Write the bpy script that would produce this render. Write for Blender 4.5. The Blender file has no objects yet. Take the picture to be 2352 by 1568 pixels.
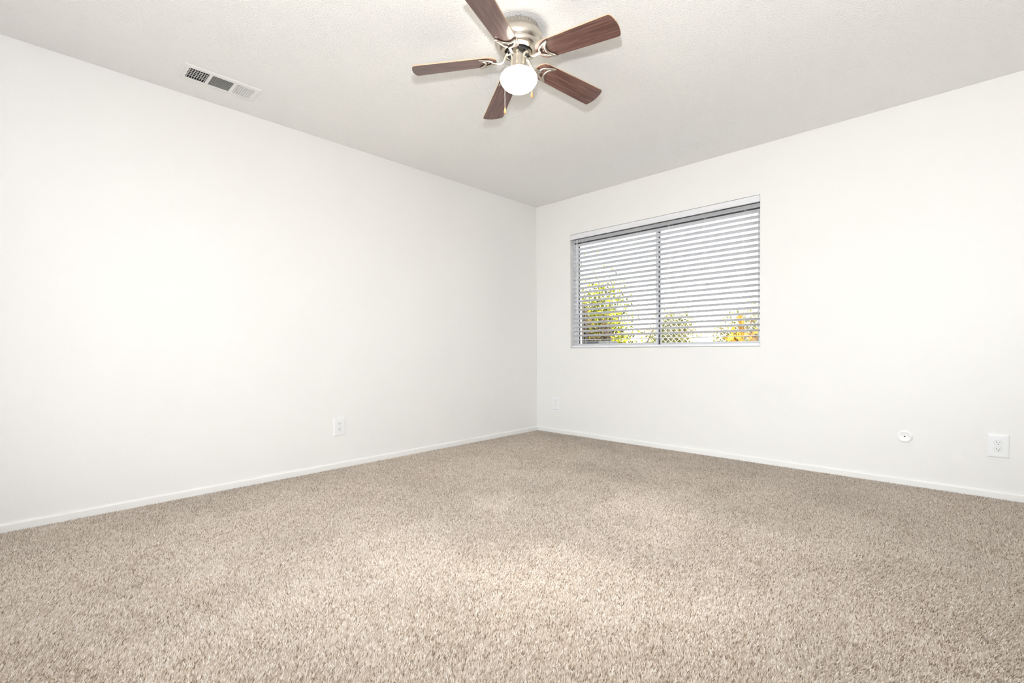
import bpy, bmesh, math, random
import numpy as np
from mathutils import Vector, Matrix

random.seed(7)
RNG = np.random.default_rng(11)
SC = bpy.context.scene
COL = SC.collection
PI = math.pi

# ------------------------------------------------------------------ camera
cam_d = bpy.data.cameras.new('camera')
cam_d.sensor_fit = 'HORIZONTAL'
cam_d.sensor_width = 36.0
cam_d.lens = 1085.885 / 2352.0 * 36.0
cam_d.shift_y = 34.768 / 2352.0
cam_d.clip_start = 0.02
cam = bpy.data.objects.new('camera', cam_d)
COL.objects.link(cam)
_r = Vector((0.7204026, 0.6935309, -0.0059167))
_u = Vector((-0.0053702, 0.0141086, 0.9998860))
_f = Vector((-0.6935353, 0.7202887, -0.0138883))
cam.matrix_world = Matrix(((_r.x, _u.x, -_f.x, 3.4194), (_r.y, _u.y, -_f.y, -3.9476), (_r.z, _u.z, -_f.z, 0.8792), (0, 0, 0, 1)))
SC.camera = cam
SC.cycles.max_bounces = 6
SC.cycles.caustics_reflective = False
SC.cycles.caustics_refractive = False
SC.cycles.use_adaptive_sampling = True
SC.cycles.adaptive_threshold = 0.09
SC.cycles.adaptive_min_samples = 14

# ------------------------------------------------------------------ light and exposure
SC.view_settings.view_transform = 'Standard'
SC.view_settings.look = 'None'
SC.view_settings.gamma = 1.0
SC.view_settings.use_curve_mapping = False
SC.view_settings.exposure = 0.77

world = bpy.data.worlds.new('sky')
SC.world = world
world.use_nodes = True
_bg = world.node_tree.nodes['Background']
_bg.inputs['Color'].default_value = (0.945, 0.972, 1.0, 1)
_bg.inputs['Strength'].default_value = 2.75

sun_d = bpy.data.lights.new('sun', 'SUN')
sun_d.energy = 5.0
sun_d.angle = 0.01
sun_d.color = (1.0, 0.94, 0.84)
sun = bpy.data.objects.new('sun', sun_d)
COL.objects.link(sun)
sun.rotation_euler = (0, math.radians(38), 0)      # from +x, high: along both glazed walls

# the photographer's flash, just above the camera (its shadows of the fan lie on the ceiling)
fl_d = bpy.data.lights.new('camera_flash', 'SPOT')
fl_d.energy = 110.0
fl_d.spot_size = math.radians(179)
fl_d.spot_blend = 0.55
fl_d.shadow_soft_size = 0.032
fl_d.color = (0.972, 0.984, 1.0)
fl = bpy.data.objects.new('camera_flash', fl_d)
COL.objects.link(fl)
fl.location = (3.35, -3.88, 1.23)
fl.rotation_euler = Vector((-0.755, 0.63, 0.68)).to_track_quat('-Z', 'Y').to_euler()

# portal in the added glazed door behind the camera: sampling help for the daylight, gives no light itself
FILL_DOOR = (0.45, 3.95, 2.20)          # x0, x1, head height of the added fill-light door in the near wall
NEAR_Y, BACK_X = -4.70, 4.15
po_d = bpy.data.lights.new('fill_door_portal', 'AREA')
po_d.shape = 'RECTANGLE'
po_d.size, po_d.size_y = FILL_DOOR[1] - FILL_DOOR[0], FILL_DOOR[2]
po_d.cycles.is_portal = True
po = bpy.data.objects.new('fill_door_portal', po_d)
COL.objects.link(po)
po.location = ((FILL_DOOR[0] + FILL_DOOR[1]) / 2, NEAR_Y - 0.16, FILL_DOOR[2] / 2)
po.rotation_euler = (-PI / 2, 0, 0)
po.rotation_euler = Vector((0, 1, 0)).to_track_quat('-Z', 'Z').to_euler()


# ------------------------------------------------------------------ helpers
def tag(o, label=None, cat=None, group=None, kind=None):
    if label: o['label'] = label
    if cat: o['category'] = cat
    if group: o['group'] = group
    if kind: o['kind'] = kind
    return o


def empty(name, loc, label=None, cat=None, group=None, kind=None, mat=None):
    o = bpy.data.objects.new(name, None)
    COL.objects.link(o)
    o.empty_display_size = 0.05
    if mat is not None:
        o.matrix_world = mat
    else:
        o.location = loc
    bpy_updates.append(o)
    return tag(o, label, cat, group, kind)


bpy_updates = []


class MB:
    """collects shapes and links them as ONE mesh object"""

    def __init__(self):
        self.v, self.f, self.m = [], [], []

    def add(self, vs, fs, mi=0):
        b = len(self.v)
        self.v += [tuple(p) for p in vs]
        for q in fs:
            self.f.append(tuple(b + i for i in q)); self.m.append(mi)
        return self

    def box(self, x0, x1, y0, y1, z0, z1, mi=0):
        vs = [(x, y, z) for x in (x0, x1) for y in (y0, y1) for z in (z0, z1)]
        return self.add(vs, [(0, 1, 3, 2), (4, 6, 7, 5), (0, 4, 5, 1), (2, 3, 7, 6), (0, 2, 6, 4), (1, 5, 7, 3)], mi)

    def bbox(self, x0, x1, y0, y1, z0, z1, b=0.002, seg=2, mi=0):
        """bevelled box"""
        bm = bmesh.new()
        bmesh.ops.create_cube(bm, size=1.0)
        for w in bm.verts:
            w.co = Vector(((x0 + x1) / 2 + w.co.x * (x1 - x0), (y0 + y1) / 2 + w.co.y * (y1 - y0), (z0 + z1) / 2 + w.co.z * (z1 - z0)))
        bmesh.ops.bevel(bm, geom=bm.edges[:], offset=b, segments=seg, affect='EDGES', profile=0.6)
        bm.verts.index_update()
        self.add([w.co for w in bm.verts], [[w.index for w in g.verts] for g in bm.faces], mi)
        bm.free()
        return self

    def lathe(self, prof, c=(0, 0, 0), n=48, mi=0, flip=False):
        vs, fs = [], []
        for (r, z) in prof:
            for k in range(n):
                a = 2 * PI * k / n
                vs.append((c[0] + r * math.cos(a), c[1] + r * math.sin(a), c[2] + z))
        for i in range(len(prof) - 1):
            for k in range(n):
                a, b2 = i * n + k, i * n + (k + 1) % n
                q = (a, b2, b2 + n, a + n)
                fs.append(q[::-1] if flip else q)
        return self.add(vs, fs, mi)

    def tube(self, pts, rad, n=8, closed=False, mi=0, flat=None):
        """round tube; rad number or list; flat = (up vector, factor) squashes it along up"""
        P = [Vector(p) for p in pts]
        R = rad if isinstance(rad, (list, tuple)) else [rad] * len(P)
        m = len(P)
        vs, fs = [], []
        prev = None
        for i, p in enumerate(P):
            if closed:
                t = (P[(i + 1) % m] - P[(i - 1) % m])
            else:
                t = P[min(i + 1, m - 1)] - P[max(i - 1, 0)]
            t.normalize()
            if flat:
                up = Vector(flat[0]); a = t.cross(up).normalized(); b2 = a.cross(t).normalized()
            else:
                ref = prev if prev is not None else (Vector((0, 0, 1)) if abs(t.z) < 0.9 else Vector((1, 0, 0)))
                a = (ref - t * ref.dot(t)).normalized(); prev = a
                b2 = t.cross(a)
            k2 = flat[1] if flat else 1.0
            for k in range(n):
                w = 2 * PI * k / n
                vs.append(p + a * (R[i] * math.cos(w)) + b2 * (R[i] * k2 * math.sin(w)))
        for i in range(m if closed else m - 1):
            j = (i + 1) % m
            for k in range(n):
                k2 = (k + 1) % n
                fs.append((i * n + k, i * n + k2, j * n + k2, j * n + k))
        if not closed:
            fs.append(tuple(range(n))[::-1]); fs.append(tuple((m - 1) * n + k for k in range(n)))
        return self.add(vs, fs, mi)

    def sphere(self, c, r, n=12, mi=0, sz=1.0):
        prof = [(max(r * math.sin(PI * i / 8), 1e-5), -r * sz * math.cos(PI * i / 8)) for i in range(9)]
        return self.lathe(prof, c, n, mi)

    def prism(self, outline, z0, z1, mi=0, mi_side=None):
        n = len(outline)
        vs = [(x, y, z0) for x, y in outline] + [(x, y, z1) for x, y in outline]
        self.add(vs, [tuple(range(n))[::-1], tuple(range(n, 2 * n))], mi)
        return self.add(vs, [(i, (i + 1) % n, n + (i + 1) % n, n + i) for i in range(n)], mi if mi_side is None else mi_side)

    def xform(self, fn):
        self.v = [tuple(fn(Vector(p))) for p in self.v]
        return self

    def mesh(self, name, mats, smooth=False, angle=None):
        me = bpy.data.meshes.new(name)
        me.from_pydata(self.v, [], self.f)
        for mt in (mats if isinstance(mats, (list, tuple)) else [mats]):
            me.materials.append(mt)
        me.polygons.foreach_set('material_index', self.m)
        bm = bmesh.new(); bm.from_mesh(me)
        bmesh.ops.remove_doubles(bm, verts=bm.verts, dist=1e-6)
        bmesh.ops.recalc_face_normals(bm, faces=bm.faces)
        bm.to_mesh(me); bm.free()
        if smooth:
            me.polygons.foreach_set('use_smooth', [True] * len(me.polygons))
            me.set_sharp_from_angle(angle=math.radians(angle or 35))
        me.update()
        return me

    def build(self, name, mats, parent=None, smooth=False, angle=None, mat=None):
        return link(name, self.mesh(name, mats, smooth, angle), parent, mat)


def link(name, me, parent=None, mat=None):
    """world-space (or matrix mat) object; keeps the world place under its parent"""
    o = bpy.data.objects.new(name, me)
    COL.objects.link(o)
    w = mat if mat is not None else Matrix.Identity(4)
    if parent is not None:
        o.parent = parent
        o.matrix_parent_inverse = WORLD.get(parent.name, Matrix.Identity(4)).inverted()
    o.matrix_basis = w
    WORLD[o.name] = w
    return o


WORLD = {}


def root(name, loc, *a, **k):
    o = empty(name, loc, *a, **k)
    WORLD[o.name] = Matrix.Translation(Vector(loc))
    return o


# ------------------------------------------------------------------ materials
def mat(name, col, rough=0.6, metal=0.0, spec=0.5, noise=None, bump=None, coat=0.0, emit=None):
    """noise = (scale, second colour, detail); bump = (scale, distance, detail, strength)"""
    m = bpy.data.materials.new(name)
    m.use_nodes = True
    nt = m.node_tree
    b = nt.nodes['Principled BSDF']
    b.inputs['Base Color'].default_value = (*col, 1)
    b.inputs['Roughness'].default_value = rough
    b.inputs['Metallic'].default_value = metal
    b.inputs['Specular IOR Level'].default_value = spec
    b.inputs['Coat Weight'].default_value = coat
    if emit:
        b.inputs['Emission Color'].default_value = (*emit[0], 1)
        b.inputs['Emission Strength'].default_value = emit[1]
    tc = nt.nodes.new('ShaderNodeTexCoord')
    if noise:
        n = nt.nodes.new('ShaderNodeTexNoise')
        n.inputs['Scale'].default_value = noise[0]
        n.inputs['Detail'].default_value = noise[2] if len(noise) > 2 else 3
        nt.links.new(tc.outputs['Object'], n.inputs['Vector'])
        r = nt.nodes.new('ShaderNodeValToRGB')
        r.color_ramp.elements[0].position = 0.35; r.color_ramp.elements[0].color = (*col, 1)
        r.color_ramp.elements[1].position = 0.68; r.color_ramp.elements[1].color = (*noise[1], 1)
        nt.links.new(n.outputs['Fac'], r.inputs['Fac'])
        nt.links.new(r.outputs['Color'], b.inputs['Base Color'])
    if bump:
        n = nt.nodes.new('ShaderNodeTexNoise')
        n.inputs['Scale'].default_value = bump[0]
        n.inputs['Detail'].default_value = bump[2]
        nt.links.new(tc.outputs['Object'], n.inputs['Vector'])
        bp = nt.nodes.new('ShaderNodeBump')
        bp.inputs['Distance'].default_value = bump[1]
        bp.inputs['Strength'].default_value = bump[3] if len(bump) > 3 else 1.0
        nt.links.new(n.outputs['Fac'], bp.inputs['Height'])
        nt.links.new(bp.outputs['Normal'], b.inputs['Normal'])
    return m


WALL_C = (0.868, 0.857, 0.840)
M = {}
M['wall'] = mat('wall_paint', WALL_C, 0.55, spec=0.35, bump=(70, 0.0012, 3, 0.35))
M['trim'] = mat('trim_paint', (0.885, 0.874, 0.858), 0.38, spec=0.45, noise=(3, (0.875, 0.864, 0.848)))
M['plate'] = mat('outlet_plastic', (0.88, 0.885, 0.895), 0.3, noise=(20, (0.875, 0.88, 0.89)))
M['slot'] = mat('outlet_slot_dark', (0.03, 0.028, 0.026), 0.7, noise=(60, (0.04, 0.036, 0.034)))
M['slot_pale'] = mat('outlet_slot_pale', (0.55, 0.54, 0.53), 0.6, noise=(60, (0.5, 0.49, 0.48)))
M['slat'] = mat('blind_vinyl', (0.83, 0.83, 0.865), 0.4, noise=(9, (0.82, 0.82, 0.855)))
M['cord'] = mat('blind_cord', (0.85, 0.85, 0.85), 0.7, noise=(200, (0.8, 0.8, 0.8)))
M['alu'] = mat('window_aluminium', (0.76, 0.77, 0.79), 0.4, metal=0.1, noise=(30, (0.73, 0.74, 0.76)))
M['gasket'] = mat('window_gasket_and_shade', (0.05, 0.05, 0.052), 0.7, noise=(80, (0.07, 0.07, 0.07)))  # also colours the painted shade strip at the window head
M['clip'] = mat('clip_grey', (0.33, 0.34, 0.33), 0.4, noise=(60, (0.4, 0.41, 0.4)))
M['vent'] = mat('vent_enamel', (0.85, 0.84, 0.82), 0.4, noise=(15, (0.84, 0.83, 0.81)))
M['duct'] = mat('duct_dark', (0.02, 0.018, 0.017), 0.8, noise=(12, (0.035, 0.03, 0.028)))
M['nickel'] = mat('brushed_nickel', (0.66, 0.61, 0.54), 0.30, metal=1.0, noise=(40, (0.62, 0.575, 0.505)), bump=(220, 0.0002, 2, 0.3))
M['slot_metal'] = mat('housing_slot', (0.30, 0.26, 0.22), 0.6, noise=(60, (0.25, 0.22, 0.18)))
M['black'] = mat('black_metal', (0.012, 0.012, 0.012), 0.35, noise=(60, (0.025, 0.025, 0.025)))
M['fob'] = mat('fob_wood', (0.72, 0.40, 0.17), 0.4, noise=(60, (0.62, 0.33, 0.13)))
M['chain'] = mat('chain_metal', (0.78, 0.74, 0.68), 0.35, metal=0.9, noise=(300, (0.7, 0.66, 0.6)))
M['tan'] = mat('blade_edge', (0.62, 0.46, 0.32), 0.5, noise=(60, (0.55, 0.40, 0.27)))
M['globe'] = mat('lit_opal_glass', (0.9, 0.87, 0.8), 0.25, emit=((1.0, 0.93, 0.80), 6.0), noise=(8, (0.88, 0.85, 0.78)))
M['underlay'] = mat('carpet_backing', (0.50, 0.41, 0.33), 0.95, spec=0.1, noise=(200, (0.56, 0.47, 0.38)))


def ceiling_mat():
    m = mat('ceiling_texture', (0.955, 0.945, 0.93), 0.85, spec=0.2)
    nt = m.node_tree; b = nt.nodes['Principled BSDF']
    tc = next(n for n in nt.nodes if n.type == 'TEX_COORD')
    n1 = nt.nodes.new('ShaderNodeTexNoise'); n1.inputs['Scale'].default_value = 125; n1.inputs['Detail'].default_value = 4; n1.inputs['Roughness'].default_value = 0.65
    n2 = nt.nodes.new('ShaderNodeTexVoronoi'); n2.feature = 'SMOOTH_F1'; n2.inputs['Scale'].default_value = 150
    for n in (n1, n2): nt.links.new(tc.outputs['Object'], n.inputs['Vector'])
    mx = nt.nodes.new('ShaderNodeMath'); mx.operation = 'SUBTRACT'
    nt.links.new(n1.outputs['Fac'], mx.inputs[0])
    ml = nt.nodes.new('ShaderNodeMath'); ml.operation = 'MULTIPLY'; ml.inputs[1].default_value = 0.45
    nt.links.new(n2.outputs['Distance'], ml.inputs[0]); nt.links.new(ml.outputs[0], mx.inputs[1])
    bp = nt.nodes.new('ShaderNodeBump'); bp.inputs['Distance'].default_value = 0.0054; bp.inputs['Strength'].default_value = 0.8
    nt.links.new(mx.outputs[0], bp.inputs['Height']); nt.links.new(bp.outputs['Normal'], b.inputs['Normal'])
    return m


def wood_mat():
    m = mat('walnut_blade', (0.13, 0.06, 0.045), 0.36, spec=0.55, coat=0.35)
    nt = m.node_tree; b = nt.nodes['Principled BSDF']
    tc = next(n for n in nt.nodes if n.type == 'TEX_COORD')
    mp = nt.nodes.new('ShaderNodeMapping'); mp.inputs['Scale'].default_value = (1.6, 26, 26)
    oi = nt.nodes.new('ShaderNodeObjectInfo')
    av = nt.nodes.new('ShaderNodeVectorMath'); av.operation = 'ADD'
    nt.links.new(tc.outputs['Object'], av.inputs[0])
    cx = nt.nodes.new('ShaderNodeCombineXYZ'); nt.links.new(oi.outputs['Random'], cx.inputs['X'])
    sc = nt.nodes.new('ShaderNodeVectorMath'); sc.operation = 'SCALE'; sc.inputs['Scale'].default_value = 7.0
    nt.links.new(cx.outputs[0], sc.inputs[0]); nt.links.new(sc.outputs[0], av.inputs[1])
    nt.links.new(av.outputs[0], mp.inputs['Vector'])
    n = nt.nodes.new('ShaderNodeTexNoise'); n.inputs['Scale'].default_value = 3.2; n.inputs['Detail'].default_value = 5; n.inputs['Distortion'].default_value = 0.9
    nt.links.new(mp.outputs[0], n.inputs['Vector'])
    r = nt.nodes.new('ShaderNodeValToRGB')
    e = r.color_ramp.elements
    e[0].position = 0.32; e[0].color = (0.085, 0.036, 0.028, 1)
    e[1].position = 0.72; e[1].color = (0.215, 0.112, 0.092, 1)
    k = e.new(0.5); k.color = (0.135, 0.062, 0.05, 1)
    nt.links.new(n.outputs['Fac'], r.inputs['Fac']); nt.links.new(r.outputs['Color'], b.inputs['Base Color'])
    return m


def carpet_mat():
    m = mat('carpet_yarn', (0.5, 0.42, 0.34), 0.95, spec=0.08)
    nt = m.node_tree; b = nt.nodes['Principled BSDF']
    tc = next(n for n in nt.nodes if n.type == 'TEX_COORD')
    at = nt.nodes.new('ShaderNodeAttribute'); at.attribute_name = 'tone'
    nz = nt.nodes.new('ShaderNodeTexNoise'); nz.inputs['Scale'].default_value = 330; nz.inputs['Detail'].default_value = 2
    nt.links.new(tc.outputs['Object'], nz.inputs['Vector'])
    ma = nt.nodes.new('ShaderNodeMath'); ma.operation = 'MULTIPLY_ADD'; ma.inputs[1].default_value = 1.1; ma.inputs[2].default_value = -0.55
    nt.links.new(nz.outputs['Fac'], ma.inputs[0])
    ad = nt.nodes.new('ShaderNodeMath'); ad.operation = 'ADD'; ad.use_clamp = True
    nt.links.new(at.outputs['Fac'], ad.inputs[0]); nt.links.new(ma.outputs[0], ad.inputs[1])
    r = nt.nodes.new('ShaderNodeValToRGB')
    e = r.color_ramp.elements
    e[0].position = 0.0; e[0].color = (0.25, 0.175, 0.115, 1)
    e[1].position = 1.0; e[1].color = (0.95, 0.89, 0.82, 1)
    for pos, c in ((0.25, (0.52, 0.42, 0.33)), (0.55, (0.72, 0.61, 0.505)), (0.8, (0.84, 0.745, 0.645))):
        k = e.new(pos); k.color = (*c, 1)
    nt.links.new(ad.outputs[0], r.inputs['Fac']); nt.links.new(r.outputs['Color'], b.inputs['Base Color'])
    b.inputs['Sheen Weight'].default_value = 0.15
    return m


def glass_mat():
    m = bpy.data.materials.new('window_glass'); m.use_nodes = True
    nt = m.node_tree; nt.nodes.remove(nt.nodes['Principled BSDF'])
    out = nt.nodes['Material Output']
    t = nt.nodes.new('ShaderNodeBsdfTransparent'); t.inputs['Color'].default_value = (0.96, 0.975, 0.97, 1)
    g = nt.nodes.new('ShaderNodeBsdfGlossy'); g.inputs['Roughness'].default_value = 0.02
    fr = nt.nodes.new('ShaderNodeFresnel'); fr.inputs['IOR'].default_value = 1.45
    mx = nt.nodes.new('ShaderNodeMixShader')
    nt.links.new(fr.outputs[0], mx.inputs[0]); nt.links.new(t.outputs[0], mx.inputs[1]); nt.links.new(g.outputs[0], mx.inputs[2])
    nt.links.new(mx.outputs[0], out.inputs['Surface'])
    return m


def leaf_mat(name, c0, c1, c2):
    m = bpy.data.materials.new(name); m.use_nodes = True
    nt = m.node_tree; b = nt.nodes['Principled BSDF']; out = nt.nodes['Material Output']
    at = nt.nodes.new('ShaderNodeAttribute'); at.attribute_name = 'tone'
    r = nt.nodes.new('ShaderNodeValToRGB'); e = r.color_ramp.elements
    e[0].color = (*c0, 1); e[1].color = (*c2, 1); k = e.new(0.5); k.color = (*c1, 1)
    nt.links.new(at.outputs['Fac'], r.inputs['Fac']); nt.links.new(r.outputs['Color'], b.inputs['Base Color'])
    b.inputs['Roughness'].default_value = 0.6; b.inputs['Specular IOR Level'].default_value = 0.12
    tl = nt.nodes.new('ShaderNodeBsdfTranslucent'); nt.links.new(r.outputs['Color'], tl.inputs['Color'])
    mx = nt.nodes.new('ShaderNodeMixShader'); mx.inputs[0].default_value = 0.35
    nt.links.new(b.outputs[0], mx.inputs[1]); nt.links.new(tl.outputs[0], mx.inputs[2]); nt.links.new(mx.outputs[0], out.inputs['Surface'])
    return m


M['ceiling'] = ceiling_mat()
M['wood'] = wood_mat()
M['carpet'] = carpet_mat()
M['glass'] = glass_mat()

# ------------------------------------------------------------------ the room
H = 2.44
FZ = -0.011                       # carpet backing; the pile tips reach z = 0
WT = 0.20
WX0, WX1, WZ0, WZ1 = 0.461, 2.270, 0.8965, 2.0618     # window opening in the right wall


def struct(name, mb, m, parent=None, smooth=False):
    o = mb.build(name, m, parent, smooth)
    if parent is None: tag(o, kind='structure')
    return o


struct('floor', MB().box(-WT, BACK_X + WT, NEAR_Y - WT, WT, FZ - 0.08, FZ), M['underlay'])
struct('wall_left', MB().box(-WT, 0, NEAR_Y - WT, WT, FZ, H + 0.25), M['wall'])
struct('wall_back', MB().box(BACK_X, BACK_X + WT, NEAR_Y - WT, WT, FZ, H + 0.25), M['wall'])


def holed(x0, x1, y0, y1, z0, z1, hx0, hx1, hz0, hz1):
    """wall slab in the xz plane with one rectangular hole"""
    mb = MB()
    xs, zs = [x0, hx0, hx1, x1], [z0, hz0, hz1, z1]
    for y in (y0, y1):
        for i in range(3):
            for k in range(3):
                if (i, k) == (1, 1) or zs[k + 1] - zs[k] < 1e-6: continue
                mb.add([(xs[i], y, zs[k]), (xs[i + 1], y, zs[k]), (xs[i + 1], y, zs[k + 1]), (xs[i], y, zs[k + 1])], [(0, 1, 2, 3)])
    for a, b in (((hx0, hz0), (hx1, hz0)), ((hx1, hz0), (hx1, hz1)), ((hx1, hz1), (hx0, hz1)), ((hx0, hz1), (hx0, hz0)),
                 ((x0, z0), (x1, z0)), ((x1, z0), (x1, z1)), ((x1, z1), (x0, z1)), ((x0, z1), (x0, z0))):
        mb.add([(a[0], y0, a[1]), (b[0], y0, b[1]), (b[0], y1, b[1]), (a[0], y1, a[1])], [(0, 1, 2, 3)])
    return mb


struct('wall_right', holed(0, BACK_X, 0, WT, FZ, H + 0.25, WX0, WX1, WZ0, WZ1), M['wall'])
struct('wall_near', holed(0, BACK_X, NEAR_Y - WT, NEAR_Y, FZ - 0.001, H + 0.25, FILL_DOOR[0], FILL_DOOR[1], FZ + 0.001, FILL_DOOR[2]), M['wall'])

# ceiling with the hole for the duct of the vent
VX0, VX1, VY0, VY1 = 0.213, 0.356, -3.288, -2.950
cm = MB()
xs, ys = [-0.02, VX0, VX1, BACK_X + 0.02], [NEAR_Y - 0.02, VY0, VY1, 0.02]
for i in range(3):
    for k in range(3):
        if (i, k) != (1, 1):
            cm.box(xs[i], xs[i + 1], ys[k], ys[k + 1], H, H + 0.012)
struct('ceiling', cm, M['ceiling'])
struct('ceiling_deck', MB().box(-WT, BACK_X + WT, NEAR_Y - WT, WT, H + 0.25, H + 0.33), M['underlay'])


def baseboard(name, a, b, inward):
    """low painted skirting from a to b, rounded top"""
    a, b, n = Vector(a), Vector(b), Vector(inward)
    prof = [(0.0, FZ), (0.0105, FZ), (0.0105, 0.029), (0.0095, 0.0335), (0.007, 0.037), (0.003, 0.0395), (0.0, 0.040)]
    mb = MB()
    vs = [a + n * d + Vector((0, 0, z)) for d, z in prof] + [b + n * d + Vector((0, 0, z)) for d, z in prof]
    k = len(prof)
    mb.add(vs, [(i, (i + 1) % k, k + (i + 1) % k, k + i) for i in range(k)] + [tuple(range(k)), tuple(range(2 * k - 1, k - 1, -1))])
    return struct(name, mb, M['trim'])


baseboard('baseboard_left', (0, NEAR_Y, 0), (0, 0, 0), (1, 0, 0))
baseboard('baseboard_right', (0, 0, 0), (BACK_X, 0, 0), (0, -1, 0))
baseboard('baseboard_back', (BACK_X, 0, 0), (BACK_X, NEAR_Y, 0), (-1, 0, 0))
baseboard('baseboard_near', (0, NEAR_Y, 0), (FILL_DOOR[0] - 0.04, NEAR_Y, 0), (0, 1, 0))


# ------------------------------------------------------------------ carpet pile
def smooth_field(x, y, cell, rng, lo=-1.0, hi=1.0):
    nx, ny = int(5.5 / cell) + 4, int(6.0 / cell) + 4
    g = rng.uniform(lo, hi, (nx, ny))
    u, v = (x + 0.3) / cell, (y + 5.2) / cell
    i, j = np.floor(u).astype(int), np.floor(v).astype(int)
    fu, fv = u - i, v - j
    fu = fu * fu * (3 - 2 * fu); fv = fv * fv * (3 - 2 * fv)
    return (g[i, j] * (1 - fu) * (1 - fv) + g[i + 1, j] * fu * (1 - fv) + g[i, j + 1] * (1 - fu) * fv + g[i + 1, j + 1] * fu * fv)


def carpet():
    s = 0.0050
    gx, gy = np.arange(0.011, BACK_X - 0.009, s), np.arange(NEAR_Y + 0.011, -0.010, s)
    X, Y = np.meshgrid(gx, gy, indexing='ij')
    X = X.ravel() + RNG.uniform(-0.45, 0.45, X.size) * s
    Y = Y.ravel() + RNG.uniform(-0.45, 0.45, Y.size) * s
    # behind the camera the tufts stand wider apart
    dep = (X - 3.42) * -0.6935 + (Y + 3.95) * 0.7203
    far_b = dep < 0.55
    keep = ~far_b | (RNG.uniform(0, 1, X.size) < 0.45)
    X, Y, far_b = X[keep], Y[keep], far_b[keep]
    n = X.size
    # pile laid over by feet and vacuum strokes: direction and amount vary in patches
    ang = 0.9 + 1.5 * smooth_field(X, Y, 0.9, RNG) + 0.9 * smooth_field(X, Y, 0.28, RNG) + 0.5 * smooth_field(X, Y, 0.10, RNG)
    amt = 0.0042 + 0.0028 * smooth_field(X, Y, 0.35, RNG) + 0.0012 * smooth_field(X, Y, 0.12, RNG)
    ang = ang + RNG.normal(0, 0.75, n)
    lx, ly = np.cos(ang) * amt + RNG.normal(0, 0.0016, n), np.sin(ang) * amt + RNG.normal(0, 0.0016, n)
    hh = 0.0095 + RNG.normal(0, 0.0016, n)
    tone = np.clip(0.52 + RNG.normal(0, 0.26, n) + 0.05 * smooth_field(X, Y, 0.05, RNG) + 0.05 * smooth_field(X, Y, 0.22, RNG), 0, 1)
    rot = RNG.uniform(0, 2 * PI, n)
    rad = RNG.uniform(0.0025, 0.0041, n) * np.where(far_b, 1.5, 1.0)
    V = np.empty((n, 4, 3), np.float32)
    for k in range(3):
        a = rot + k * 2 * PI / 3
        V[:, k, 0] = X + np.cos(a) * rad; V[:, k, 1] = Y + np.sin(a) * rad; V[:, k, 2] = FZ
    V[:, 3, 0] = X + lx; V[:, 3, 1] = Y + ly; V[:, 3, 2] = FZ + hh
    V[:, :, 0] = np.clip(V[:, :, 0], 0.0108, BACK_X - 0.0108)
    V[:, :, 1] = np.clip(V[:, :, 1], NEAR_Y + 0.0108, -0.0108)
    base = (np.arange(n) * 4)[:, None]
    F = np.concatenate([base + np.array([[0, 1, 3]]), base + np.array([[1, 2, 3]]), base + np.array([[2, 0, 3]])], 1).reshape(-1).astype(np.int32)
    me = bpy.data.meshes.new('carpet')
    me.vertices.add(n * 4); me.vertices.foreach_set('co', V.reshape(-1))
    nf = n * 3
    me.loops.add(nf * 3); me.loops.foreach_set('vertex_index', F)
    me.polygons.add(nf); me.polygons.foreach_set('loop_start', np.arange(nf, dtype=np.int32) * 3)
    me.update(calc_edges=True)
    at = me.attributes.new('tone', 'FLOAT', 'POINT')
    at.data.foreach_set('value', np.repeat(tone, 4).astype(np.float32))
    me.materials.append(M['carpet'])
    o = link('carpet', me)
    return tag(o, 'beige flecked cut-pile carpet covering the whole floor', 'carpet', kind='stuff')


carpet()

# ------------------------------------------------------------------ window in the right wall
win = root('window_1', (WX0, 0.1, WZ0), kind='structure')
FY0, FY1 = 0.080, 0.150
g = 0.001
fr = holed(WX0 + g, WX1 - g, FY0, FY1, WZ0 + g, WZ1 - g, WX0 + 0.018, WX1 - 0.018, WZ0 + 0.020, WZ1 - 0.074)
fr.build('window_frame', M['alu'], win)
MB().box(WX0 + 0.003, WX1 - 0.003, 0.0765, 0.0795, WZ1 - 0.098, WZ1 - 0.036).build('head_shade_strip', M['gasket'], win)  # dark strip painting the shade at the window head, behind the top slats
MX = 1.386                                      # meeting line of the two sashes


def sash(x0, x1, y0, y1, gaskets):
    z0, z1 = WZ0 + 0.021, WZ1 - 0.075
    s = holed(x0, x1, y0, y1, z0, z1, x0 + 0.026, x1 - 0.026, z0 + 0.022, z1 - 0.022).build('sash', M['alu'], win)
    ym = (y0 + y1) / 2
    MB().box(x0 + 0.024, x1 - 0.024, ym - 0.002, ym + 0.002, z0 + 0.02, z1 - 0.02).build('pane', M['glass'], s)
    for q in ((x0 + 0.0255, x0 + 0.0295), (x1 - 0.0295, x1 - 0.0255))[gaskets:gaskets + 1]:
        MB().box(q[0], q[1], ym - 0.006, ym + 0.006, z0 + 0.022, z1 - 0.022).build('gasket', M['gasket'], s)
    return s


sash(WX0 + 0.019, MX + 0.002, 0.088, 0.108, 0)
sash(MX - 0.014, WX1 - 0.019, 0.114, 0.134, 1)
MB().box(MX + 0.0025, MX + 0.006, 0.100, 0.1135, WZ0 + 0.024, WZ1 - 0.078).build('interlock', M['gasket'], win)
MB().bbox(MX - 0.022, MX - 0.004, 0.079, 0.0885, 1.545, 1.585, 0.003).build('latch', M['alu'], win)

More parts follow.
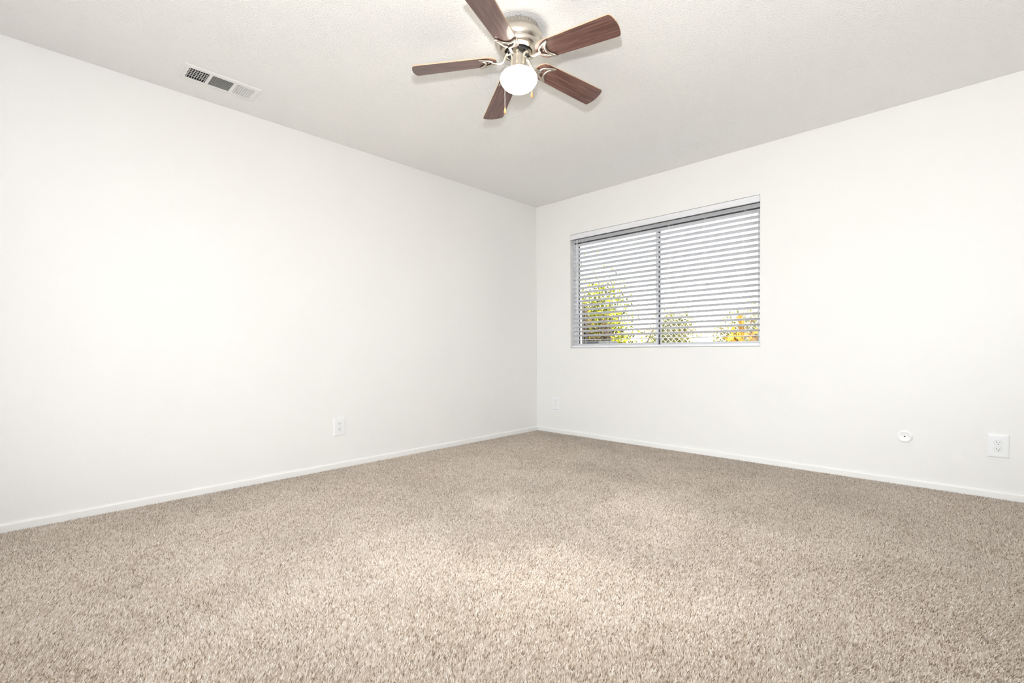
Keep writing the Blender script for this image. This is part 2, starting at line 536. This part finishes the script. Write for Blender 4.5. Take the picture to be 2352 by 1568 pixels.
# ------------------------------------------------------------------ venetian blind
SX0, SX1 = WX0 + 0.006, WX1 - 0.006
BY = 0.046                                       # slat centre line, inside the recess
bl = root('window_blind', ((SX0 + SX1) / 2, BY, WZ1), 'white two inch venetian blind hanging half open in the window recess', 'blind')
MB().box(SX0, SX1, 0.020, 0.075, WZ1 - 0.046, WZ1 - 0.004).build('headrail', M['slat'], bl)
va = MB()
prof = [(0.000, -0.003), (0.012, -0.003), (0.012, -0.050), (0.009, -0.0535), (0.002, -0.0535), (-0.002, -0.050), (-0.003, -0.044), (-0.001, -0.040), (-0.001, -0.014), (-0.003, -0.010), (-0.003, -0.006)]
k = len(prof)
va.add([(SX0 - 0.004, y, WZ1 + z) for y, z in prof] + [(SX1 + 0.004, y, WZ1 + z) for y, z in prof],
       [(i, (i + 1) % k, k + (i + 1) % k, k + i) for i in range(k)] + [tuple(range(k))[::-1], tuple(range(k, 2 * k))])
va.build('valance', M['slat'], bl, True, 30)


def slat_mesh(tilt):
    n = 6; w, th, crown = 0.050, 0.0028, 0.0022
    up, dn = [], []
    for i in range(n + 1):
        t = (i / n - 0.5) * w
        c = crown * (1 - (2 * t / w) ** 2)
        up.append((t, c + th / 2)); dn.append((t, c - th / 2))
    ring = up + dn[::-1]
    c, s = math.cos(tilt), math.sin(tilt)
    # room edge (-y) up: rotate about x by -tilt
    ring = [(t * c + z * s, -t * s + z * c) for t, z in ring]
    k = len(ring); L = (SX1 - SX0) / 2
    mb = MB()
    mb.add([(-L, y, z) for y, z in ring] + [(L, y, z) for y, z in ring],
           [(i, (i + 1) % k, k + (i + 1) % k, k + i) for i in range(k)] + [tuple(range(k))[::-1], tuple(range(k, 2 * k))])
    return mb.mesh('slat', M['slat'], True, 30)


TILT = math.radians(17)
me_t, me_f = slat_mesh(TILT), slat_mesh(math.radians(3))
SLZ = [1.9935 - 0.0441 * i for i in range(24)]
for i, z in enumerate(SLZ):
    link('slat', me_t if i < 23 else me_f, bl, Matrix.Translation(((SX0 + SX1) / 2, BY, z)))
MB().bbox(SX0, SX1, BY - 0.026, BY + 0.026, WZ0 + 0.003, WZ0 + 0.025, 0.004).build('bottom_rail', M['slat'], bl, True, 30)
for lx in (0.609, 0.906, 1.221, 1.531, 1.836, 2.150):
    lc = MB()
    for s in (-1, 1):
        lc.tube([(lx, BY + s * 0.0265, WZ1 - 0.045), (lx, BY + s * 0.0265, WZ0 + 0.02)], 0.0007, 5)
        lc.tube([(lx - 0.012, BY + s * 0.0265, WZ1 - 0.045), (lx - 0.012, BY + s * 0.0265, WZ0 + 0.02)], 0.0007, 5)
    for i, z in enumerate(SLZ):
        t = TILT if i < 23 else 0.05
        lc.tube([(lx, BY - 0.0265, z + 0.0265 * math.sin(t) - 0.002), (lx, BY + 0.0265, z - 0.0265 * math.sin(t) - 0.002)], 0.0006, 5)
    lc.build('ladder_cord', M['cord'], bl)
wd = MB().tube([(0.545, 0.008, 2.004), (0.545, 0.004, 1.99), (0.545, 0.004, 1.262)], [0.0035, 0.0045, 0.0052], 6)
wd.tube([(0.545, 0.004, 1.262), (0.545, 0.004, 1.245)], [0.0062, 0.004], 8)
wd.build('tilt_wand', M['plate'], bl)
MB().bbox(1.345, 1.415, -0.004, 0.030, WZ1 - 0.0575, WZ1 - 0.054, 0.001).build('valance_clip', M['clip'], bl)

# ------------------------------------------------------------------ unseen sliding glass door, added to let in fill daylight
dr = root('fill_door', ((FILL_DOOR[0] + FILL_DOOR[1]) / 2, NEAR_Y - 0.1, 0), kind='structure')
y0 = NEAR_Y - 0.15
holed(FILL_DOOR[0] + g, FILL_DOOR[1] - g, y0, y0 + 0.07, FZ + 0.003, FILL_DOOR[2] - g, FILL_DOOR[0] + 0.04, FILL_DOOR[1] - 0.04, 0.02, FILL_DOOR[2] - 0.04).build('fill_door_frame', M['alu'], dr)
dw = (FILL_DOOR[1] - FILL_DOOR[0] - 0.082) / 3
for k in range(3):
    a = FILL_DOOR[0] + 0.041 + k * dw - (0.02 if k else 0); b = FILL_DOOR[0] + 0.041 + (k + 1) * dw + (0.02 if k < 2 else 0); yy = y0 + (0.012 if k != 1 else 0.04)
    s = holed(a, b, yy, yy + 0.022, 0.021, FILL_DOOR[2] - 0.041, a + 0.05, b - 0.05, 0.09, FILL_DOOR[2] - 0.09).build('fill_door_panel', M['alu'], dr)
    MB().box(a + 0.048, b - 0.048, yy + 0.009, yy + 0.013, 0.088, FILL_DOOR[2] - 0.088).build('pane', M['glass'], s)


# ------------------------------------------------------------------ wall plates
def wall_frame(side, along, z):
    """matrix: local x along the wall (right as one faces it), y up, z out of the wall"""
    if side == 'left':
        X, Z = Vector((0, 1, 0)), Vector((1, 0, 0)); o = Vector((0, along, z))
    else:
        X, Z = Vector((1, 0, 0)), Vector((0, -1, 0)); o = Vector((along, 0, z))
    Y = Z.cross(X)
    return Matrix(((X.x, Y.x, Z.x, o.x), (X.y, Y.y, Z.y, o.y), (X.z, Y.z, Z.z, o.z), (0, 0, 0, 1)))


def outlet(name, label, side, along, z, slotm):
    W = wall_frame(side, along, z)
    t = empty(name, None, label, 'outlet', 'duplex wall outlets', mat=W); WORLD[t.name] = W
    p = MB()
    w, h = 0.045, 0.068
    rings = [(w, h, 0.0), (w, h, 0.0022), (w - 0.0035, h - 0.0035, 0.0055), (w - 0.012, h - 0.012, 0.0062)]
    vs = []
    for (a, b, d) in rings: vs += [(-a, -b, d), (a, -b, d), (a, b, d), (-a, b, d)]
    fs = [(4 * i + k, 4 * i + (k + 1) % 4, 4 * i + 4 + (k + 1) % 4, 4 * i + 4 + k) for i in range(3) for k in range(4)] + [(12, 13, 14, 15), (3, 2, 1, 0)]
    p.add(vs, fs).build('cover_plate', M['plate'], t, mat=W)
    for s in (1, -1):
        cy = s * 0.0195
        out = []
        for i in range(28):
            a = 2 * PI * i / 28
            out.append((0.0172 * math.cos(a), cy + max(-0.0135, min(0.0135, 0.0172 * math.sin(a)))))
        MB().prism([(x * 1.07, cy + (y - cy) * 1.08) for x, y in out], 0.0060, 0.0066).build('recess', M['slot_pale'], t, mat=W)
        fce = MB().prism(out, 0.0062, 0.0078).build('receptacle', M['plate'], t, mat=W)
        for x, hh in ((-0.0063, 0.0042), (0.0063, 0.0034)):
            MB().box(x - 0.0012, x + 0.0012, cy + 0.0025 - hh, cy + 0.0025 + hh, 0.0070, 0.0081).build('slot', slotm, fce, mat=W)
        hole = [(0.0024 * math.cos(PI * i / 8), cy - 0.0085 + (0.0024 * math.sin(PI * i / 8) if i <= 8 else 0)) for i in range(9)] + [(-0.0024, cy - 0.0105), (0.0024, cy - 0.0105)]
        MB().prism(hole, 0.0070, 0.0081).build('ground_hole', slotm, fce, mat=W)
    MB().lathe([(0.0001, 0.0074), (0.002, 0.0072), (0.003, 0.0060)], n=14).build('screw', M['plate'], t, mat=W)
    return t


outlet('wall_outlet', 'white duplex outlet on the long blank left wall', 'left', -2.285, 0.309, M['slot'])
outlet('wall_outlet', 'white duplex outlet near the round cover plate at the right edge', 'right', 3.553, 0.304, M['slot'])
outlet('wall_outlet', 'small pale outlet in the corner below the left side of the window', 'right', 0.262, 0.310, M['slot_pale'])

W = wall_frame('right', 3.132, 0.309)
t = empty('cover_plate', None, 'round white cable cover plate with a dark centre hole', 'wall plate', mat=W); WORLD[t.name] = W
MB().lathe([(0.040, 0.0), (0.040, 0.004), (0.0385, 0.0065), (0.034, 0.0085), (0.029, 0.009), (0.027, 0.0083), (0.0001, 0.0083)], n=48).build('disc', M['plate'], t, True, mat=W)
MB().lathe([(0.0062, 0.0083), (0.0058, 0.0098), (0.0042, 0.0098), (0.0040, 0.0086)], n=20).build('rim', M['plate'], t, True, mat=W)
MB().lathe([(0.0042, 0.0086), (0.0040, 0.0094), (0.0001, 0.0096)], n=16).build('hole', M['slot'], t, True, mat=W)

# ------------------------------------------------------------------ ceiling vent
vr = root('ceiling_vent', ((VX0 + VX1) / 2, (VY0 + VY1) / 2, H), 'white three-section air register in the ceiling beside the left wall', 'vent')
A0, A1, B0, B1 = 0.188, 0.381, -3.314, -2.924
SECT = [(-3.285, -3.189), (-3.174, -3.067), (-3.051, -2.957)]
OX0, OX1 = 0.226, 0.350
fr = MB()
ys = [B0 + 0.007, SECT[0][0], SECT[0][1], SECT[1][0], SECT[1][1], SECT[2][0], SECT[2][1], B1 - 0.007]
xs = [A0 + 0.007, OX0, OX1, A1 - 0.007]
zf, zb = H - 0.0065, H - 0.0012
for z in (zf, zb):
    for i in range(3):
        for k in range(7):
            if i == 1 and k in (1, 3, 5): continue
            fr.add([(xs[i], ys[k], z), (xs[i + 1], ys[k], z), (xs[i + 1], ys[k + 1], z), (xs[i], ys[k + 1], z)], [(0, 1, 2, 3)])
for (a, b) in SECT:
    q = [(OX0, a), (OX1, a), (OX1, b), (OX0, b)]
    for i in range(4):
        p0, p1 = q[i], q[(i + 1) % 4]
        fr.add([(p0[0], p0[1], zf), (p1[0], p1[1], zf), (p1[0], p1[1], zb), (p0[0], p0[1], zb)], [(0, 1, 2, 3)])
oq = [(A0, B0), (A1, B0), (A1, B1), (A0, B1)]; iq = [(xs[0], ys[0]), (xs[3], ys[0]), (xs[3], ys[7]), (xs[0], ys[7])]
for i in range(4):
    a, b, c, d = oq[i], oq[(i + 1) % 4], iq[(i + 1) % 4], iq[i]
    fr.add([(a[0], a[1], H - 0.0005), (b[0], b[1], H - 0.0005), (c[0], c[1], zf), (d[0], d[1], zf)], [(0, 1, 2, 3)])
fr.build('face_plate', M['vent'], vr)


def louver(x0, x1, y0, y1, lean, depth):
    """thin blade between two ends in the ceiling plane, leaning along the other axis"""
    mb = MB(); th = 0.0009
    if abs(x1 - x0) > abs(y1 - y0):
        q = [(y0 - th, zf + 0.0005), (y0 + th, zf + 0.0005), (y0 + lean + th, zf + depth), (y0 + lean - th, zf + depth)]
        mb.add([(x0, a, z) for a, z in q] + [(x1, a, z) for a, z in q], [(0, 1, 2, 3), (7, 6, 5, 4)] + [(i, 4 + i, 4 + (i + 1) % 4, (i + 1) % 4) for i in range(4)])
    else:
        q = [(x0 - th, zf + 0.0005), (x0 + th, zf + 0.0005), (x0 + lean + th, zf + depth), (x0 + lean - th, zf + depth)]
        mb.add([(a, y0, z) for a, z in q] + [(a, y1, z) for a, z in q], [(3, 2, 1, 0), (4, 5, 6, 7)] + [(i, (i + 1) % 4, 4 + (i + 1) % 4, 4 + i) for i in range(4)])
    mb.build('louver', M['vent'], vr)


for i in range(8):
    y = SECT[0][0] + (i + 0.35) * (SECT[0][1] - SECT[0][0]) / 8
    louver(OX0, OX1, y, y, 0.007, 0.012)
for i in range(11):
    x = OX0 + (i + 0.6) * (OX1 - OX0) / 11
    louver(x, x, SECT[1][0], SECT[1][1], -0.0062, 0.006)
for i in range(8):
    y = SECT[2][0] + (i + 0.75) * (SECT[2][1] - SECT[2][0]) / 8
    louver(OX0, OX1, y, y, -0.0062, 0.008)
for i in range(6):
    x = OX0 + (i + 0.5) * (OX1 - OX0) / 6
    MB().box(x - 0.001, x + 0.001, SECT[0][0] - 0.002, SECT[0][1] + 0.004, zf + 0.0135, zf + 0.0165).build('damper_blade', M['vent'], vr)
for yy in (-3.300, -2.940):
    MB().lathe([(0.0001, -0.0026), (0.0025, -0.0022), (0.004, 0.0)], ((A0 + A1) / 2, yy, zf), 14).build('screw', M['vent'], vr, True)
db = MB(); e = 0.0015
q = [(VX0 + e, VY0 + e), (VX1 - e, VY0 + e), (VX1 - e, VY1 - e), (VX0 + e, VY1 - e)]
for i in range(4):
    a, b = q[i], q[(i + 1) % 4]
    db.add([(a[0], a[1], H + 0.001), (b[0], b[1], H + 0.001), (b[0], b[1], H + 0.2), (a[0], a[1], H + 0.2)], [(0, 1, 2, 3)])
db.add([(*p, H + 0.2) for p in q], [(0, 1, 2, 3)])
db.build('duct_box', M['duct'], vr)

# ------------------------------------------------------------------ ceiling fan
FC = Vector((1.835, -2.243, H))
fan = root('ceiling_fan', FC, 'five-blade walnut ceiling fan with brushed nickel motor and lit globe', 'ceiling fan')
hp = [(0.0995, -0.0002), (0.1020, -0.003), (0.1020, -0.021), (0.1060, -0.024), (0.1120, -0.030), (0.1165, -0.039), (0.1180, -0.050), (0.1172, -0.062), (0.1130, -0.073),
      (0.1060, -0.080), (0.1035, -0.083), (0.1030, -0.090), (0.0985, -0.100), (0.0900, -0.107), (0.0780, -0.1115), (0.0700, -0.1125), (0.0670, -0.1110), (0.0655, -0.106), (0.0655, -0.075), (0.0001, -0.075)]
hs = MB().lathe(hp, FC, 72).build('motor_housing', M['nickel'], fan, True, 28)
sl = MB().bbox(-0.0012, 0.0012, -0.0032, 0.0032, -0.0045, 0.0045, 0.0008, 1).mesh('vent_slot', M['slot_metal'])
for k in range(36):
    a = 2 * PI * k / 36
    X, Y = Vector((math.cos(a), math.sin(a), 0)), Vector((-math.sin(a), math.cos(a), 0))
    Wm = Matrix(((X.x, Y.x, 0, FC.x + X.x * 0.1013), (X.y, Y.y, 0, FC.y + X.y * 0.1013), (0, 0, 1, H - 0.012), (0, 0, 0, 1)))
    link('vent_slot', sl, hs, Wm)
fw = MB().lathe([(0.0001, -0.1005), (0.058, -0.1005), (0.0605, -0.104), (0.0605, -0.117), (0.058, -0.121), (0.030, -0.122), (0.0001, -0.122)], FC, 48)
for k in range(10):
    a = 0.11 + 2 * PI * k / 10 + 0.3
    fw.box(FC.x + 0.05 * math.cos(a) - 0.003, FC.x + 0.05 * math.cos(a) + 0.003, FC.y + 0.05 * math.sin(a) - 0.003, FC.y + 0.05 * math.sin(a) + 0.003, H - 0.126, H - 0.12)
fw.build('flywheel', M['black'], fan, True, 35)
MB().lathe([(0.0001, -0.1215), (0.036, -0.1215), (0.0385, -0.124), (0.0385, -0.184), (0.0400, -0.186), (0.0405, -0.189), (0.0405, -0.1965), (0.0395, -0.1975), (0.0001, -0.1975)], FC, 48).build('switch_housing', M['nickel'], fan, True, 30)
for k in range(3):
    a = 2 * PI * k / 3 - 0.7
    X = Vector((math.cos(a), math.sin(a), 0))
    MB().tube([FC + X * 0.040 + Vector((0, 0, -0.1915)), FC + X * 0.047 + Vector((0, 0, -0.1915))], 0.0028, 8).build('thumb_screw', M['nickel'], fan)
MB().lathe([(0.0412, -0.1925), (0.0430, -0.1965), (0.0560, -0.2035), (0.0700, -0.2105), (0.0815, -0.2185), (0.0880, -0.2270), (0.0908, -0.2375), (0.0893, -0.2480), (0.0840, -0.2600), (0.0755, -0.2715), (0.0640, -0.2815), (0.0490, -0.2905), (0.0340, -0.2985), (0.0200, -0.3060), (0.0100, -0.3100), (0.0001, -0.3112)],
           FC, 56).build('light_globe', M['globe'], fan, True, 60)

# blade and bracket in their own frame: x out along the blade, y across, z up
half = [(0.108, 0.0), (0.1095, 0.012), (0.1140, 0.025), (0.1215, 0.037), (0.1330, 0.0465), (0.1480, 0.0510), (0.1700, 0.0528), (0.30, 0.0568), (0.4930, 0.0618), (0.5030, 0.0614), (0.5100, 0.0582), (0.5140, 0.0515), (0.5185, 0.0360), (0.5220, 0.0180), (0.5230, 0.0)]
outl = half + [(x, -y) for x, y in half[-2:0:-1]]
mbb = MB().prism(outl, -0.003, 0.003, 0, 1)
blade_me = mbb.mesh('blade', [M['wood'], M['tan']])
br = MB()
br.tube([(0.036, 0, 0.0245), (0.052, 0, 0.0235), (0.062, 0, 0.0165), (0.070, 0, 0.0010), (0.080, 0, -0.0110), (0.096, 0, -0.0150), (0.116, 0, -0.0130), (0.1345, 0, -0.0085)],
        [0.0085, 0.0085, 0.0072, 0.0062, 0.0060, 0.0058, 0.0062, 0.0075], 10, flat=((0, 1, 0), 1.25))
N = 26
cres = []
for i in range(N + 1):                                   # outer (hub side) arc, horn to horn
    t = -1 + 2 * i / N
    cres.append((0.1290 + 0.064 * abs(t) ** 2.5, 0.0470 * t, -0.0075))
for i in range(1, N):                                    # inner arc back
    t = 1 - 2 * i / N
    cres.append((0.1620 + 0.031 * abs(t) ** 2.2, 0.0470 * t * 0.985, -0.0075))
br.tube(cres, 0.0058, 8, closed=True, flat=((0, 0, 1), 0.9))
bracket_me = br.mesh('blade_bracket', M['nickel'], True, 50)
screw_me = MB().lathe([(0.0001, -0.0125), (0.0028, -0.0118), (0.004, -0.0095), (0.004, -0.004)], n=12).mesh('screw', M['nickel'], True)
SLOPE = [0.099, 0.066, 0.099, 0.099, 0.099]
for k in range(5):
    a = 6.398 + k * 2 * PI / 5
    er, et, up = Vector((math.cos(a), math.sin(a), 0)), Vector((-math.sin(a), math.cos(a), 0)), Vector((0, 0, 1))
    X = (er - up * SLOPE[k]).normalized()
    Y = (et * math.cos(-0.199) + up * math.sin(-0.199))
    Y = (Y - X * Y.dot(X)).normalized(); Z = X.cross(Y)
    o = Vector((FC.x, FC.y, 2.2875 + 0.15 * SLOPE[k]))
    Wm = Matrix(((X.x, Y.x, Z.x, o.x), (X.y, Y.y, Z.y, o.y), (X.z, Y.z, Z.z, o.z), (0, 0, 0, 1)))
    link('blade', blade_me, fan, Wm)
    # the bracket's arm stays level at the hub
    bo = link('blade_bracket', bracket_me, fan, Wm)
    for (sx, sy) in ((0.147, 0.0), (0.168, 0.030), (0.168, -0.030)):
        link('screw', screw_me, bo, Wm @ Matrix.Translation((sx, sy, 0.004)))

fr2 = Vector((_r.x, _r.y, 0)).normalized(); ff2 = Vector((_f.x, _f.y, 0)).normalized()
for (sr, sf, zb) in ((-0.0690, 0.0625, 2.095), (0.0610, -0.0700, 2.103)):
    d = (fr2 * sr + ff2 * sf); dn = d.normalized(); R0 = d.length
    pts = [FC + dn * 0.040 + Vector((0, 0, -0.150)), FC + dn * 0.048 + Vector((0, 0, -0.151)), FC + dn * 0.056 + Vector((0, 0, -0.160)),
           FC + dn * (R0 - 0.018) + Vector((0, 0, -0.205)), FC + dn * (R0 - 0.002) + Vector((0, 0, -0.222)), FC + d + Vector((0, 0, -0.235)), Vector((FC.x + d.x, FC.y + d.y, zb))]
    ch = MB()
    ch.tube(pts, 0.0008, 6)
    tot = 0.0
    for p0, p1 in zip(pts[:-1], pts[1:]):
        L = (p1 - p0).length; nb = max(1, int(L / 0.0034))
        for i in range(nb):
            c = p0.lerp(p1, (i + 0.5) / nb)
            r = 0.0014
            ch.add([c + Vector(v) * r for v in ((1, 0, 0), (0, 1, 0), (-1, 0, 0), (0, -1, 0), (0, 0, 1), (0, 0, -1))],
                   [(0, 1, 4), (1, 2, 4), (2, 3, 4), (3, 0, 4), (1, 0, 5), (2, 1, 5), (3, 2, 5), (0, 3, 5)])
    co = ch.build('pull_chain', M['chain'], fan, True, 60)
    MB().lathe([(0.0008, 0.002), (0.0022, 0.0), (0.0032, -0.005), (0.0050, -0.013), (0.0060, -0.020), (0.0058, -0.025), (0.0042, -0.029), (0.0001, -0.0305)], (FC.x + d.x, FC.y + d.y, zb), 16).build('fob', M['fob'], co, True)

# ------------------------------------------------------------------ outside
GZ = -0.45
M['ground'] = mat('dry_ground', (0.26, 0.225, 0.18), 0.95, noise=(1.2, (0.20, 0.17, 0.14)), bump=(30, 0.01, 3))
M['bounce_patio'] = mat('bounce_patio_concrete', (0.62, 0.61, 0.58), 0.9, noise=(3, (0.56, 0.55, 0.52)))  # kept pale to bounce daylight in through the added door
M['wire'] = mat('galvanised_wire', (0.80, 0.78, 0.72), 0.5, metal=0.1, noise=(40, (0.74, 0.72, 0.66)))
M['stucco'] = mat('pale_stucco', (0.82, 0.80, 0.78), 0.9, noise=(2, (0.78, 0.77, 0.76)))
M['rooftile'] = mat('clay_roof', (0.50, 0.27, 0.20), 0.8, noise=(4, (0.40, 0.20, 0.15)))
M['greybox'] = mat('grey_cabinet', (0.085, 0.09, 0.095), 0.6, noise=(10, (0.07, 0.075, 0.08)))
M['bark'] = mat('bark', (0.16, 0.10, 0.07), 0.9, noise=(30, (0.10, 0.06, 0.04)))
M['leaf_green'] = leaf_mat('leaves_yellow_green', (0.03, 0.028, 0.004), (0.22, 0.24, 0.006), (0.95, 0.90, 0.03))
M['leaf_shade'] = leaf_mat('leaves_shrub_shade', (0.012, 0.008, 0.004), (0.05, 0.028, 0.012), (0.42, 0.26, 0.13))  # dark leaf tones that paint the shaded inside of the yellow-green shrub
M['leaf_olive'] = leaf_mat('leaves_olive', (0.09, 0.09, 0.015), (0.28, 0.27, 0.05), (0.52, 0.48, 0.14))
M['leaf_rust'] = leaf_mat('leaves_rust', (0.05, 0.022, 0.006), (0.42, 0.22, 0.02), (0.85, 0.58, 0.08))
struct('ground', MB().box(-40, 40, WT + 0.001, 60, GZ - 0.1, GZ), M['ground'])
struct('bounce_patio', MB().box(-40, 40, -45, NEAR_Y - WT - 0.001, -0.20, -0.10), M['bounce_patio'])  # unseen bright paving, added to bounce daylight up to the ceiling


def shrub(name, label, c, rad, n, leaf, m, seed, stems=8, low=0.0, cluster=26):
    rng = np.random.default_rng(seed)
    t = root(name, (c[0], c[1], GZ), label, 'shrub')
    cl = rng.normal(0, 1, (cluster, 3)); cl /= np.linalg.norm(cl, axis=1)[:, None]
    cl *= rng.uniform(0.35, 0.86, (cluster, 1))
    P = cl[rng.integers(0, cluster, n)] + rng.normal(0, 0.17, (n, 3))
    P = P * np.array(rad) + np.array(c)
    P = P[P[:, 2] > GZ + 0.05]
    n = len(P)
    d = rng.normal(0, 1, (n, 3)); d[:, 2] += 0.35; d /= np.linalg.norm(d, axis=1)[:, None]
    s = np.cross(d, rng.normal(0, 1, (n, 3))); s /= np.linalg.norm(s, axis=1)[:, None]
    nn = np.cross(d, s)
    L = leaf * rng.uniform(0.6, 1.3, (n, 1))
    V = np.empty((n, 6, 3)); w = L * 0.24
    V[:, 0] = P; V[:, 1] = P + d * L * 0.35 + s * w + nn * L * 0.06; V[:, 2] = P + d * L * 0.72 + s * w * 0.75 + nn * L * 0.03
    V[:, 3] = P + d * L - nn * L * 0.08; V[:, 4] = P + d * L * 0.72 - s * w * 0.75 + nn * L * 0.03; V[:, 5] = P + d * L * 0.35 - s * w + nn * L * 0.06
    b = (np.arange(n) * 6)[:, None]
    F = np.concatenate([b + np.array([[0, 1, 2, 3]]), b + np.array([[0, 3, 4, 5]])], 1).reshape(-1, 4)
    me = bpy.data.meshes.new('foliage'); me.from_pydata(V.reshape(-1, 3).tolist(), [], F.tolist())
    at = me.attributes.new('tone', 'FLOAT', 'POINT'); at.data.foreach_set('value', np.repeat(rng.uniform(0, 1, n), 6).astype(np.float32))
    me.materials.append(m); me.update()
    fo = link('foliage', me, t); tag(fo, kind='stuff')
    for k in range(stems):
        e = cl[k % cluster] * np.array(rad) * 0.95 + np.array(c)
        b0 = Vector((c[0] + rng.uniform(-.06, .06), c[1] + rng.uniform(-.06, .06), GZ))
        e = Vector(e); mid = b0.lerp(e, 0.5) + Vector(rng.uniform(-.08, .08, 3))
        MB().tube([b0, b0.lerp(mid, .5), mid, mid.lerp(e, .55), e], [0.016, 0.013, 0.010, 0.007, 0.003], 6).build('stem', M['bark'], t)
    return t


shrub('garden_shrub', 'yellow-green shrub filling the lower left of the window', (-0.50, 1.66, 0.70), (0.98, 0.48, 1.16), 34000, 0.046, M['leaf_green'], 3, 14, cluster=46)
shrub('garden_shrub', 'olive bush behind the wire fence right of the window mullion', (-0.22, 4.0, 0.72), (0.52, 0.45, 0.72), 15000, 0.05, M['leaf_olive'], 5, 7)
shrub('garden_shrub', 'thin pale bush behind the wire fence near the orange shrub', (1.02, 4.1, 0.75), (0.58, 0.45, 0.85), 11000, 0.05, M['leaf_olive'], 8, 7)
shrub('garden_shrub', 'orange-brown broad-leaved shrub at the lower right corner of the window', (2.02, 1.55, 0.52), (0.56, 0.36, 0.86), 3000, 0.11, M['leaf_rust'], 13, 8, cluster=30)

shrub('garden_shrub', 'dark leaves low in the left window corner, painted shade of the yellow-green shrub', (0.02, 0.97, 0.62), (0.36, 0.13, 0.84), 15000, 0.035, M['leaf_shade'], 21, 8, cluster=24)  # added foliage: the yellow-green shrub's inner shade put into leaf colour

# chain-link fence
FYY = 2.35
fe = root('wire_fence', (1.0, FYY, GZ), 'pale chain-link fence crossing outside the window', 'fence')
fm = MB(); X0, X1, Z0, Z1 = -1.6, 3.2, GZ + 0.03, 1.42
hd = Z1 - Z0; step = 0.080; asp = 1.0
nlin = int((X1 - X0 + hd) / step) + 1
for s in (1, -1):
    for i in range(nlin):
        xa = X0 - hd + i * step if s == 1 else X0 + i * step
        xb = xa + s * hd
        p0, p1 = Vector((xa, FYY + s * 0.0022, Z0)), Vector((xb, FYY + s * 0.0022, Z1))
        # clip to X0..X1
        t0, t1 = 0.0, 1.0
        dx = xb - xa
        ta, tb = sorted(((X0 - xa) / dx, (X1 - xa) / dx))
        t0, t1 = max(t0, ta), min(t1, tb)
        if t1 - t0 < 0.01: continue
        fm.tube([p0.lerp(p1, t0), p0.lerp(p1, t1)], 0.0042, 4)
tag(fm.build('wire_mesh', M['wire'], fe), kind='stuff')
MB().tube([(X0, FYY, Z1), (X1, FYY, Z1)], 0.004, 6).build('tension_wire', M['wire'], fe)
for px in (X0, X1):
    MB().tube([(px, FYY, GZ), (px, FYY, Z1 + 0.05)], 0.024, 10).build('post', M['wire'], fe)

tw = MB().tube([(0.58, 1.0, GZ), (0.66, 1.0, 0.4), (0.785, 1.0, 0.945), (0.83, 1.0, 1.03), (0.868, 1.0, 1.095)], [0.009, 0.008, 0.0065, 0.006, 0.004], 6).build('bare_stem', M['bark'])
tag(tw, 'thin dark bare stem slanting up left of the window mullion', 'stem')

bx = root('utility_cabinet', (0.1, 0.53, GZ), 'dark grey metal cabinet top at the lower left corner of the window', 'cabinet')
MB().bbox(-0.35, 0.56, 0.36, 0.70, GZ, 0.94, 0.01).build('body', M['greybox'], bx)
MB().bbox(-0.37, 0.58, 0.34, 0.72, 0.941, 0.972, 0.006).build('lid', M['greybox'], bx)

ho = root('house', (-5.5, 18, GZ), 'pale distant house with a low reddish roof beyond the fence', 'house')
MB().box(-9.0, -2.6, 16.5, 21.0, GZ, 1.62).build('wall', M['stucco'], ho)
rf = MB().add([(-9.3, 16.1, 1.62), (-2.3, 16.1, 1.62), (-2.3, 21.4, 1.62), (-9.3, 21.4, 1.62), (-8.0, 18.7, 2.0), (-3.6, 18.7, 2.0)],
              [(0, 1, 5, 4), (1, 2, 5), (2, 3, 4, 5), (3, 0, 4), (0, 3, 2, 1)])
rf.build('roof', M['rooftile'], ho)
for x in (-7.2, -5.4, -4.0):
    MB().box(x - 0.45, x + 0.45, 16.44, 16.51, 0.2, 1.2).build('window', M['glass'], ho)
